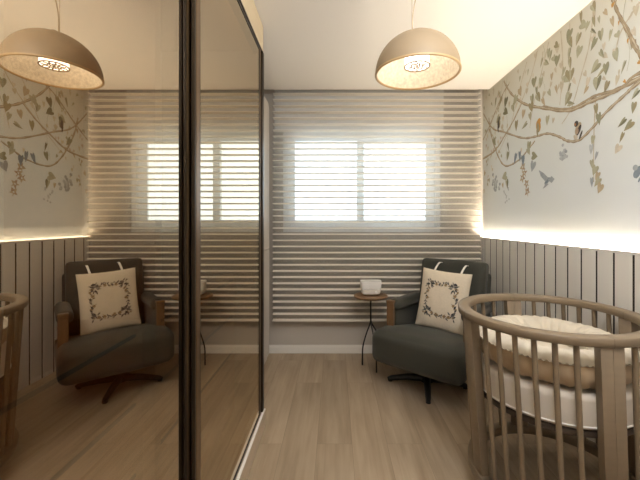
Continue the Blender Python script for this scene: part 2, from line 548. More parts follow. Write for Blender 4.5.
# ------------------------------------------------------------------ mural painted on the right wall
def mural():
    bm = bmesh.new()
    cols = {
        'vine': (0.37, 0.30, 0.20), 'vine_l': (0.52, 0.455, 0.34), 'vine_d': (0.28, 0.21, 0.14),
        'sage': (0.29, 0.28, 0.185), 'sage_l': (0.40, 0.385, 0.275), 'sage_d': (0.185, 0.18, 0.115),
        'blue': (0.34, 0.365, 0.375), 'blue_l': (0.43, 0.45, 0.455), 'sand': (0.53, 0.475, 0.36), 'sand_d': (0.45, 0.37, 0.25),
        'olive': (0.31, 0.27, 0.165), 'flower': (0.38, 0.28, 0.20), 'orange': (0.50, 0.27, 0.075), 'dark': (0.085, 0.075, 0.065),
        'slate': (0.21, 0.25, 0.28), 'cream': (0.60, 0.54, 0.43), 'pink': (0.55, 0.45, 0.38), 'rust': (0.42, 0.20, 0.09),
    }
    keys = list(cols)
    mats = [mat('mural_' + kk, cols[kk], 0.75, spec=0.2, noise=0.10, nscale=45) for kk in keys]
    st = {'lay': 0}

    def off():
        st['lay'] += 1
        return XR - 0.0006 - 0.0000035 * st['lay']

    def poly(pts, ckey):
        x = off()
        vs = [bm.verts.new((x, p[0], p[1])) for p in pts]
        try:
            f = bm.faces.new(vs); f.material_index = keys.index(ckey)
        except ValueError:
            pass

    def clip_ok(yy, zz):
        return YF < yy < YB - 0.004 and LEDGE + 0.01 < zz < (HC + 0.15 if yy > YC + .01 else HC - 0.003)

    def ribbon(pts, w, ckey, w_end=None):
        w_end = w if w_end is None else w_end
        x = off()
        n = len(pts)
        rows = []
        for i, p in enumerate(pts):
            a = pts[max(i - 1, 0)]; c = pts[min(i + 1, n - 1)]
            d = Vector((c[0] - a[0], c[1] - a[1]))
            if d.length < 1e-9:
                d = Vector((1, 0))
            d.normalize()
            nn = Vector((-d.y, d.x))
            ww = (w + (w_end - w) * i / max(1, n - 1)) / 2 * (1 + 0.22 * math.sin(i * 1.7 + w * 900))
            q = Vector((p[0], p[1]))
            rows.append((q + nn * ww, q - nn * ww))
        for r0, r1 in zip(rows, rows[1:]):
            if not all(clip_ok(*t) for t in (r0[0], r0[1], r1[0], r1[1])):
                continue
            f = bm.faces.new([bm.verts.new((x, t[0], t[1])) for t in (r0[0], r0[1], r1[1], r1[0])])
            f.material_index = keys.index(ckey)

    def vine(pix, w=0.022, w_end=None, n=7, tint='vine'):
        P = catmull([(u, v, 0) for u, v in pix], n)
        Q = [wall_pt(p.x, p.y) for p in P]
        we = w if w_end is None else w_end
        w *= 0.66; we *= 0.66
        ribbon(Q, w, 'vine_d' if tint == 'vine' else 'sand_d', we)
        ribbon([(a, c + w * 0.08) for a, c in Q], w * 0.74, 'vine' if tint == 'vine' else 'sand', we * 0.74)
        if w > 0.012:
            ribbon([(a, c + w * 0.2) for a, c in Q], w * 0.28, 'vine_l', we * 0.28)

    def leaf(y, z, L, ang, ckey, vein=None):
        """heart-shaped ivy leaf hanging tip-down, ang turns it"""
        out = [(0, .12), (.14, .26), (.34, .28), (.44, .12), (.42, -.10), (.30, -.34), (.14, -.56), (0, -.76)]
        pts = out + [(-a, c) for a, c in reversed(out[1:-1])]
        ca, sa = math.cos(ang), math.sin(ang)
        sq = random.choice((0.5, 0.7, 0.85, 0.95, 1.1)); sk = random.uniform(-.25, .25); lf = random.uniform(.55, 1.05); rt = random.uniform(.55, 1.05)
        pts = [((a * (rt if a > 0 else lf)) + sk * (c - .1) * 0.5, c) for a, c in pts]
        P = [(y + (a * sq * ca - c * sa) * L, z + (a * sq * sa + c * ca) * L) for a, c in pts]
        if not all(clip_ok(*p) for p in P):
            return
        poly(P, ckey)
        if vein:
            half = [P[0]] + P[1:7] + [P[7]]
            poly([P[0]] + P[1:8], vein)

    def L_(u, v, px, ckey, ang=None, vein=None):
        yy, zz = wall_pt(u, v)
        leaf(yy, zz, 1.25 * px * yy / F_PX, random.gauss(0, .5) if ang is None else ang, ckey, vein)

    # washed-out background foliage first
    for i in range(150):
        yy = random.uniform(-0.9, 3.38); zz = random.uniform(1.75, 2.53) ** 1
        zz = max(zz, random.uniform(1.7, 2.53))
        leaf(yy, zz, random.uniform(.035, .06), random.uniform(-.7, .7), random.choice(['sand', 'sand', 'cream', 'sage_l']))
    for i in range(60):
        yy = random.uniform(3.0, 3.40); zz = random.uniform(1.55, 2.6)
        leaf(yy, zz, random.uniform(.03, .05), random.uniform(-.8, .8), random.choice(['sand', 'sand_d', 'cream', 'pink', 'sage_l']))
    for i in range(26):          # faint pendant stems
        yy = random.uniform(-0.8, 3.35); z1 = random.uniform(1.8, 2.25)
        P = [(yy + 0.02 * math.sin(k * .8 + i), 2.54 - (2.54 - z1) * k / 10) for k in range(11)]
        ribbon(P, 0.004, random.choice(['sand', 'sand_d', 'sage_l']), 0.002)

    # thin hanging stems
    for pix in ([(539, 46), (530, 80), (515, 117), (500, 150)], [(595, 0), (590, 42), (582, 73), (572, 107), (562, 124)],
                [(561, 31), (563, 66), (560, 105)], [(570, 20), (570, 60), (570, 108)], [(527, 62), (519, 92), (510, 130)],
                [(640, 2), (622, 30), (616, 50)], [(549, 42), (541, 75), (533, 108), (530, 128)], [(596, 96), (594, 140), (594, 182)],
                [(510, 82), (500, 100), (490, 128)]):
        vine(pix, 0.014, 0.008, tint='thin')
    # thick twining branches
    vine([(504, 81), (511.7, 94), (525, 104), (543, 108), (569, 110.5), (590, 102), (611, 93), (640, 78), (690, 52), (760, 20)], 0.026, 0.040)
    vine([(543, 106), (560, 109), (575, 107), (595, 96), (621, 88), (640, 73), (690, 60), (760, 4)], 0.018, 0.030)
    vine([(482.8, 112), (492.5, 128), (504, 132), (523, 138), (536, 136.5), (548, 133.6), (560, 137), (568, 141), (579.5, 140), (592.5, 128), (606.6, 112), (626, 94), (640, 82), (700, 40)], 0.020, 0.030)
    vine([(482.8, 159), (495.5, 150), (507, 132), (515, 118), (522, 103)], 0.028, 0.016)
    vine([(489, 118), (491.5, 135), (498, 155.5), (506, 166), (519, 160), (528, 150), (535, 141)], 0.026, 0.018)
    vine([(483.2, 140), (490, 125), (497, 108), (504, 92), (509, 84)], 0.022, 0.016)
    vine([(611, -6), (617, 10), (626, 28), (634, 42), (640, 54), (655, 80)], 0.026, 0.032)
    vine([(619, -6), (616, 8), (629, 30), (632, 44), (642, 58), (655, 86)], 0.016, 0.020)
    for (u, v) in ((613, 4), (619, 22), (628, 40), (624.5, 81), (639, 62)):
        L_(u, v, 4, 'orange')

    dk = ['sage', 'sage', 'sage_d', 'olive']
    # ivy leaves of the hanging garlands
    big = [(581, 15), (582.5, 24.5), (579, 36), (570, 32.5), (570, 41), (570, 51), (580, 49), (570, 61), (571.5, 72), (566, 76), (569.5, 86), (569, 96), (569.5, 104),
           (594, 19), (592.5, 31), (601, 32.5), (595, 41), (611, 32.5), (601, 52.5), (616, 52.5), (624.5, 64), (597.5, 65), (606, 66), (602, 71), (598, 80), (607.5, 84),
           (596, 107), (599, 116), (637.5, 92), (634, 105), (624, 120.5), (630.7, 123.4), (622.8, 135), (586, 8), (593, 6)]
    for (u, v) in big:
        L_(u, v, random.uniform(8.5, 11), random.choice(dk + ['sage_l', 'olive']), vein=random.choice([None, 'sage_l', 'sage']))
    mid = [(549, 51), (542.5, 60), (551, 53), (534.5, 80), (541, 80), (537, 89), (532, 97.5), (538, 96), (531, 105), (530, 115), (496, 100), (501, 99), (506, 100), (501, 81),
           (508, 145), (508, 154), (533.5, 155.5), (529, 144), (546, 62), (556, 45), (558, 58), (505, 112), (499, 118), (494, 140), (513, 106), (517, 123), (526, 124), (548, 118), (505.7, 176), (507, 182)]
    for (u, v) in mid:
        L_(u, v, random.uniform(7, 9), random.choice(dk + ['sage_l']), vein=random.choice([None, 'sage_l']))
    for (u, v) in [(593.6, 138), (591.5, 147), (597, 154), (592, 162), (595.6, 168), (533.5, 164), (528, 150), (592, 180)]:
        L_(u, v, random.uniform(7, 9), random.choice(['blue', 'blue_l', 'sage_l']), vein=None)
    for (u, v) in [(632, 14), (636, 8), (588, 80), (587, 88), (619, 147), (598, 174), (599, 180), (601, 186), (564, 70), (562, 84), (612, 20), (605, 12), (604, 45), (634, 30), (552, 75),
                   (556, 88), (549, 92), (543, 100), (520, 90), (516, 98), (524, 112)]:
        L_(u, v, random.uniform(6, 10), random.choice(['sand', 'sand_d', 'cream', 'sage_l']))
    # out of the photograph's frame, towards the door
    for i in range(46):
        yy = random.uniform(-0.8, 1.6); zz = random.uniform(1.75, 2.5)
        leaf(yy, zz, random.uniform(.045, .065), random.uniform(-.5, .5), random.choice(dk + ['sage_l', 'olive']))

    def blob(u, v, rx, ry, ang, ckey, n=12):
        yy, zz = wall_pt(u, v)
        s = yy / F_PX
        ca, sa = math.cos(ang), math.sin(ang)
        poly([(yy + (math.cos(2 * PI * k / n) * rx * ca - math.sin(2 * PI * k / n) * ry * sa) * s,
               zz + (math.cos(2 * PI * k / n) * rx * sa + math.sin(2 * PI * k / n) * ry * ca) * s) for k in range(n)], ckey)

    # flowers
    for (u, v) in [(523, 167), (524.7, 173), (522.6, 178), (526.7, 184), (527.6, 192)]:
        for k in range(5):
            a = k * 2 * PI / 5 + u
            yy, zz = wall_pt(u, v)
            L = 5.2 * yy / F_PX
            leaf(yy + math.sin(a) * L * .35, zz - math.cos(a) * L * .35, L * .9, a, 'flower' if k % 2 else 'sand_d')
    for (u, v) in [(516, 156), (520, 154), (523, 158)]:
        L_(u, v, 9, 'slate', random.uniform(-1.2, 1.2))
    for (cu, cv, cc) in ((496, 183, 'blue'), (564, 154, 'blue_l')):
        for k in range(22):
            blob(cu + random.gauss(0, 2.0), cv + random.gauss(0, 4.2), 2.0, 1.7, 0, random.choice([cc, 'blue_l', 'blue', 'slate'][:3]), 7)
    for i in range(10):
        blob(506 + random.gauss(0, 2), 188 + i * 1.6, 1.3, 1.2, 0, 'blue_l', 6)

    # painted songbirds
    def bird(u, v, s, body, wing, head, ang):
        blob(u, v, 6.6 * s, 4.0 * s, ang, body)
        du, dv = math.cos(ang), math.sin(ang)
        k = 1.0 / 1.4
        blob(u - 5.2 * s * du * k * -1, v - 5.4 * s * dv, 3.1 * s, 3.0 * s, 0, head)
        blob(u + 2.2 * s * du * k * -1, v + 1.8 * s * dv, 5.6 * s, 2.2 * s, ang, wing)
        blob(u + 7.2 * s * du * k * -1, v + 7.6 * s * dv, 4.8 * s, 1.3 * s, ang, wing)
    bird(578.5, 128.5, 1.0, 'sand_d', 'dark', 'dark', 2.1)
    blob(575.6, 124.5, 1.1, 1.5, 0, 'rust')
    blob(577.5, 131, 2.2, 3.2, 0, 'flower')
    bird(538.7, 126, .95, 'orange', 'olive', 'orange', 1.35)
    bird(499, 123, .8, 'olive', 'dark', 'sage_d', 1.4)
    bird(638, 172, 1.0, 'slate', 'slate', 'blue', 2.2)
    # bird in flight
    blob(547.5, 181, 5.2, 2.3, -0.6, 'slate')
    for P in ([(546, 182), (541, 176), (539, 170), (544, 173), (549, 178)], [(548, 180), (552, 176), (555, 179), (552, 183)], [(546, 183), (543, 189), (546, 187), (549, 184)]):
        poly([wall_pt(*p) for p in P], 'blue')
    o = new_obj('mural', bm, mats, wall_r)
    o['label'] = 'painted vines, ivy leaves and small birds'
    return o


mural()

# ------------------------------------------------------------------ sheer shade with horizontal vanes
def blind():
    YV = 3.335
    x0, x1 = -0.602, 1.425
    zb = 0.352
    t = thing('window_blind', 'wide sheer shade with thin horizontal vanes hanging over the window', 'blind', (0, 0, 0))
    bm = bmesh.new()
    z = zb + 0.012
    sp = 0.0589
    d = 0.070
    vx1 = 1.398
    while z < HC + 0.12:
        n = 6
        rows = []
        for k in range(n + 1):
            s = k / n
            yy = YV - d / 2 + d * s
            zz = z - 0.012 * (2 * s - 0.8) ** 2 / (0.64 if s < 0.4 else 1.44)
            rows.append((bm.verts.new((x0 + 0.004, yy, zz)), bm.verts.new((vx1, yy, zz)),
                         bm.verts.new((x0 + 0.004, yy, zz + 0.0012)), bm.verts.new((vx1, yy, zz + 0.0012))))
        for a, c in zip(rows, rows[1:]):
            bm.faces.new((a[0], a[1], c[1], c[0])); bm.faces.new((a[2], c[2], c[3], a[3]))
        a, c = rows[0], rows[-1]
        bm.faces.new((a[0], a[2], a[3], a[1])); bm.faces.new((c[0], c[1], c[3], c[2]))
        z += sp
    new_obj('vanes', bm, M['vane'], t, smooth=True)
    for nm, yy in (('front_sheer', YV - d / 2 - 0.0015), ('back_sheer', YV + d / 2 + 0.0015)):
        bm = bmesh.new()
        vs = [bm.verts.new(p) for p in ((x0, yy, zb), (x1, yy, zb), (x1, yy, HC + 0.13), (x0, yy, HC + 0.13))]
        bm.faces.new(vs)
        new_obj(nm, bm, M['sheer' if nm == 'front_sheer' else 'sheer_back'], t)
    bm = bmesh.new(); bx(bm, x0, x1, YV - d / 2, YV + d / 2, zb - 0.006, zb + 0.004, 0.002)
    new_obj('bottom_rail', bm, M['rail'], t)
    bm = bmesh.new(); bx(bm, x0, x1, YV - 0.035, YV + 0.035, HC + 0.105, HC + 0.158, 0.004)
    new_obj('head_rail', bm, M['rail'], t)


blind()

# ------------------------------------------------------------------ wardrobe with reflective sliding doors
def wardrobe():
    y0, y1 = 0.12, 2.22
    zt, zb = 2.375, 0.105
    t = thing('wardrobe', 'built-in wardrobe with mirror-like bronze glass sliding doors on the left', 'wardrobe', (0, 0, 0))
    bm = bmesh.new()
    bx(bm, XL + .002, XG_R + 0.003, y1 - 0.018, y1, 0, HC - .001, 0.001)
    new_obj('side_panel', bm, M['cream_lac'], t)
    bm = bmesh.new(); bx(bm, XL + .002, XG_L - 0.05, y0, y0 + 0.018, 0, HC - .001, 0.001)
    new_obj('side_panel', bm, M['cream_lac'], t)
    bm = bmesh.new(); bx(bm, XL + .002, XL + 0.014, y0 + .018, y1 - .018, 0, HC - .001)
    new_obj('back_panel', bm, M['closet_back'], t)
    bm = bmesh.new(); bx(bm, XL + .014, XG_R + 0.004, y0 + .018, y1 + 0.003, zt + 0.012, HC - .001, 0.002)
    new_obj('fascia', bm, M['fascia'], t)
    bm = bmesh.new()
    bx(bm, XL + .014, -0.445, y0, y1 - 0.0, 0, zb - 0.006, 0.002)
    new_obj('plinth', bm, M['plinth'], t)
    bm = bmesh.new()
    bx(bm, -0.46, -0.446, y0, y1 - .005, zb - 0.006, zb - 0.001, 0.001)
    bx(bm, -0.52, -0.505, y0, y1 - .005, zb - 0.006, zb - 0.001, 0.001)
    new_obj('track', bm, M['white'], t)
    bm = bmesh.new()
    bx(bm, -0.52, XG_R + .006, y0, y1, zt, zt + 0.012, 0.001)
    new_obj('top_track', bm, M['bronze'], t)

    def door(ya, yb, xg, d, lip, fw):
        """bronze frame; the reflective pane is set flush with its front"""
        bm = bmesh.new()
        bx(bm, xg - d, xg + lip, ya, ya + fw, zb, zt, 0.0015)
        bx(bm, xg - d, xg + lip, yb - fw, yb, zb, zt, 0.0015)
        bx(bm, xg - d, xg + 0.003, ya + fw, yb - fw, zt - 0.018, zt, 0.001)
        bx(bm, xg - d, xg + 0.003, ya + fw, yb - fw, zb, zb + 0.012, 0.001)
        fr = new_obj('sliding_door', bm, M['bronze'], t)
        bm = bmesh.new()
        for yy in (ya + fw * .5, yb - fw * .5):
            bx(bm, xg + lip, xg + lip + 0.0012, yy - fw * .3, yy + fw * .3, zb, zt)
        new_obj('bronze_bead', bm, M['bronze_edge'], fr)
        bm = bmesh.new()
        xx0, xx1 = xg - 0.006, xg
        vs = [bm.verts.new(p) for p in ((xx1, ya + fw, zb + .012), (xx1, yb - fw, zb + .012), (xx1, yb - fw, zt - .018), (xx1, ya + fw, zt - .018))]
        ws = [bm.verts.new((xx0, v.co.y, v.co.z)) for v in vs]
        f = bm.faces.new(vs); f.material_index = 0
        f = bm.faces.new(list(reversed(ws))); f.material_index = 1
        for k in range(4):
            f = bm.faces.new((vs[k], vs[(k + 1) % 4], ws[(k + 1) % 4], ws[k])); f.material_index = 1
        new_obj('glass_pane', bm, [M['glass'], M['glass_back']], fr)

    door(y0 + .02, 1.18, XG_L, 0.020, 0.003, 0.056)
    bm = bmesh.new(); bx(bm, XG_R - 0.02, XG_R + 0.013, 2.166, 2.205, zb, zt, 0.002)
    new_obj('end_profile', bm, M['bronze'], t)
    door(1.142, 2.165, XG_R, 0.010, 0.002, 0.050)
    # interior: two columns of drawers under an open hanging space
    yd = [(y0 + .02, 1.15), (1.19, y1 - .02)]
    bm = bmesh.new()
    bx(bm, XL + .014, -0.60, 1.151, 1.189, zb, zt, 0.001)
    new_obj('divider', bm, M['closet'], t)
    xf0 = -0.64
    for (ya, yb) in yd:
        bm = bmesh.new(); bx(bm, XL + .014, xf0 + .015, ya, yb, 0.955, 0.975, 0.001)
        new_obj('shelf', bm, M['closet'], t)
        for (za, zc) in ((zb + .01, 0.50), (0.51, 0.725), (0.735, 0.945)):
            bm = bmesh.new(); bx(bm, XL + .05, xf0, ya + .003, yb - .003, za, zc, 0.001)
            dr = new_obj('drawer', bm, M['closet'], t)
            bm = bmesh.new(); bx(bm, xf0 - .001, xf0 + .006, ya + .05, yb - .05, zc - 0.012, zc - 0.002, 0.001)
            new_obj('shadow_gap_strip', bm, M['closet_dark'], dr)  # dark strip, shade of the drawer gap put into its colour


wardrobe()

# cream tall cabinet between wardrobe and window
def tall_cabinet():
    t = thing('tall_cabinet', 'narrow cream cabinet with a rounded top between the glass wardrobe and the blind', 'cabinet', (0, 0, 0))
    x0, x1, ya, yb = XL + .002, -0.622, 2.235, 3.262
    H = 2.41
    bm = bmesh.new(); bx(bm, x0, x1 - .02, ya, yb - 0.002, 0.0, 1.03, 0.003)
    bx(bm, x0, x1 - .02, ya, yb - 0.002, 1.03, H - .012, 0.003)
    new_obj('body', bm, M['cream_lac'], t)
    for (za, zb, rnd) in ((0.06, 1.045, 0), (1.052, H, 0.06)):
        bm = bmesh.new()
        prof = [(ya, za), (yb, za)]
        if rnd:
            prof += [(yb - rnd + rnd * math.cos(a), zb - rnd + rnd * math.sin(a)) for a in [k * PI / 16 for k in range(9)]]
        else:
            prof += [(yb, zb)]
        prof += [(ya, zb)]
        A = [bm.verts.new((x1 - .02, p[0], p[1])) for p in prof]
        B = [bm.verts.new((x1, p[0], p[1])) for p in prof]
        bm.faces.new(A); bm.faces.new(list(reversed(B)))
        for k in range(len(prof)):
            k2 = (k + 1) % len(prof)
            bm.faces.new((A[k], A[k2], B[k2], B[k]))
        bmesh.ops.recalc_face_normals(bm, faces=bm.faces[:])
        new_obj('door', bm, M['cream_lac'], t)


tall_cabinet()

# ------------------------------------------------------------------ pendant lamp
def pendant():
    cx, cy, zr = 0.405, 1.704, 2.033
    R = 0.205
    t = thing('pendant_lamp', 'sand-coloured dome pendant lamp with a cream plaster inside', 'lamp', (cx, cy, zr))
    bm = bmesh.new()
    prof = []
    for k in range(25):
        a = k / 24 * PI / 2
        prof.append((R * math.cos(a) ** 0.98 if k < 24 else 0.0, (R - 0.011) * math.sin(a)))
    lathe(bm, prof, n=72)
    sh = new_obj('lamp_shade', bm, M['shade_out'], t, smooth=True)
    bm = bmesh.new()
    prof = []
    r2 = R - 0.007
    for k in range(29):
        a = k / 28 * PI / 2
        prof.append((r2 * math.cos(a) if k < 28 else 0.0, 0.002 + (r2 - .018) * math.sin(a)))
    lathe(bm, prof, n=96)
    # low relief of scrolls and foliage
    for v in bm.verts:
        rad = math.hypot(v.co.x, v.co.y)
        if 0.05 < rad < r2 - 0.006:
            a = math.atan2(v.co.y, v.co.x)
            s = 0.0016 * (math.sin(9 * a + 30 * rad) + math.sin(14 * a - 55 * rad) + math.sin(110 * rad + 3 * a))
            v.co -= v.co.normalized() * max(0, s)
    new_obj('plaster_lining', bm, M['plaster'], sh, smooth=True)
    bm = bmesh.new()
    lathe(bm, [(R - .009, 0.003), (R - .009, -0.003), (R - .004, -0.006), (R + .002, -0.003), (R + .002, 0.004), (R - .009, 0.003)], n=72)
    new_obj('rim', bm, M['shade_rim'], sh, smooth=True)
    # glowing glass cylinder over a round fretted plate
    bm = bmesh.new()
    lathe(bm, [(0, 0.150), (0.050, 0.150), (0.056, 0.142), (0.060, 0.040), (0.0, 0.040)], n=40)
    new_obj('diffuser', bm, M['bulb'], t, smooth=True)
    bm = bmesh.new()
    def ann(r0, r1, c=(0, 0), a0=0, a1=2 * PI, n=24):
        vs = []
        for k in range(n + 1):
            a = a0 + (a1 - a0) * k / n
            q = []
            for r in (r0, r1):
                for z in (0.034, 0.037):
                    q.append(bm.verts.new((c[0] + r * math.cos(a), c[1] + r * math.sin(a), z)))
            vs.append(q)
        for A, B in zip(vs, vs[1:]):
            for (i, j) in ((0, 1), (1, 3), (3, 2), (2, 0)):
                bm.faces.new((A[i], A[j], B[j], B[i]))
    ann(0.0565, 0.0635, n=40)
    for k in range(6):
        a = k * PI / 3
        ann(0.0115, 0.0165, (0.040 * math.cos(a), 0.040 * math.sin(a)), a + .6, a + 5.4)
        ann(0.006, 0.0102, (0.021 * math.cos(a + .5), 0.021 * math.sin(a + .5)), a, a + 4.6, 14)
    ann(0.0035, 0.0065, n=14)
    new_obj('fretted_plate', bm, M['fret'], t)
    bm = bmesh.new()
    lathe(bm, [(0, 0.212), (0.012, 0.212), (0.014, 0.202), (0.020, 0.196), (0.020, 0.186), (0, 0.186)], n=20)
    new_obj('cord_grip', bm, M['shade_out'], t, smooth=True)
    zt = HC - zr
    bm = bmesh.new()
    P = catmull([(-0.022, 0.0, 0.188), (-0.022, 0.0, 0.26), (-0.018, 0.0, 0.31), (-0.004, 0.0, 0.38), (0.010, 0, 0.45), (0.016, 0, zt - .02)], 6)
    tube(bm, P, 0.0028, 8)
    tube(bm, [(-0.024, 0.004, 0.188), (-0.024, 0.004, zt - 0.02)], 0.0012, 6)
    new_obj('cord', bm, M['cord'], t, smooth=True)
    bm = bmesh.new()
    lathe(bm, [(0, 0), (0.055, 0), (0.055, -0.018), (0.048, -0.026), (0, -0.026)], (0, 0, zt), n=32)
    new_obj('ceiling_rose', bm, M['shade_out'], t, smooth=True)


pendant()

# ------------------------------------------------------------------ swivel armchair
def armchair():
    t = thing('armchair', 'dark green upholstered swivel armchair with wooden arm posts by the blind', 'armchair', (0.851, 2.821, 0), math.radians(-40))
    G = M['green']
    BX, BY = -0.05, -0.12

    def tp(q):
        # the front of the seat is fuller and its underside sweeps up towards the back
        if q.z < 0:
            q.z += 0.05 * max(0, (q.y + 0.30) / 0.6)
        else:
            q.z -= 0.075 * min(1, max(0, (q.y + 0.15) / 0.4))
        return q
    bm = bmesh.new(); soft_box(bm, (-0.015, -0.105, 0.322), (0.735, 0.69, 0.255), 0.066, crown=(0.004, 0.012, 0.018), taper=tp)
    new_obj('seat', bm, G, t, smooth=True)
    bm = bmesh.new(); soft_box(bm, (0, 0.275, 0.665), (0.57, 0.135, 0.60), 0.034, crown=(0, 0.016, 0.004), rot=(math.radians(-11), 0, 0))
    new_obj('backrest', bm, G, t, smooth=True)
    bm = bmesh.new(); soft_box(bm, (0, 0.305, 0.61), (0.61, 0.06, 0.52), 0.026, rot=(math.radians(-11), 0, 0))
    new_obj('back_shell', bm, G, t, smooth=True)
    for s in (-1, 1):
        bm = bmesh.new()
        soft_box(bm, (s * 0.312, 0.02, 0.49), (0.045, 0.45, 0.22), 0.016)
        a = new_obj('armrest', bm, G, t, smooth=True)
        bm = bmesh.new(); soft_box(bm, (s * 0.303, 0.02, 0.612), (0.105, 0.50, 0.085), 0.038, crown=(0, 0, .004), rot=(math.radians(-1), 0, 0))
        new_obj('arm_pad', bm, G, a, smooth=True)
        bm = bmesh.new(); box(bm, (s * 0.315, -0.235, 0.515), (0.062, 0.028, 0.265), 0.005)
        box(bm, (s * 0.315, -0.231, 0.642), (0.066, 0.05, 0.022), 0.006)
        new_obj('arm_post', bm, M['chair_wood'], a)
    bm = bmesh.new()
    lathe(bm, [(0, 0.20), (0.12, 0.20), (0.12, 0.17), (0.035, 0.155), (0.032, 0.07), (0.05, 0.055), (0.05, 0.03), (0, 0.03)], (BX, BY, 0), n=28)
    new_obj('swivel_column', bm, M['black'], t, smooth=True)
    for k in range(4):
        a = math.radians(27 + 90 * k)
        bm = bmesh.new()
        c_, s_ = math.cos(a), math.sin(a)
        tube(bm, [(BX, BY, 0.055), (BX + 0.15 * c_, BY + 0.15 * s_, 0.048), (BX + 0.28 * c_, BY + 0.28 * s_, 0.026), (BX + 0.31 * c_, BY + 0.31 * s_, 0.016)], [0.030, 0.026, 0.020, 0.014], 10)
        tube(bm, [(BX + 0.29 * c_, BY + 0.29 * s_, 0.022), (BX + 0.29 * c_, BY + 0.29 * s_, 0.0)], 0.018, 10)
        new_obj('leg', bm, M['black'], t, smooth=True)
    return t


chair = armchair()

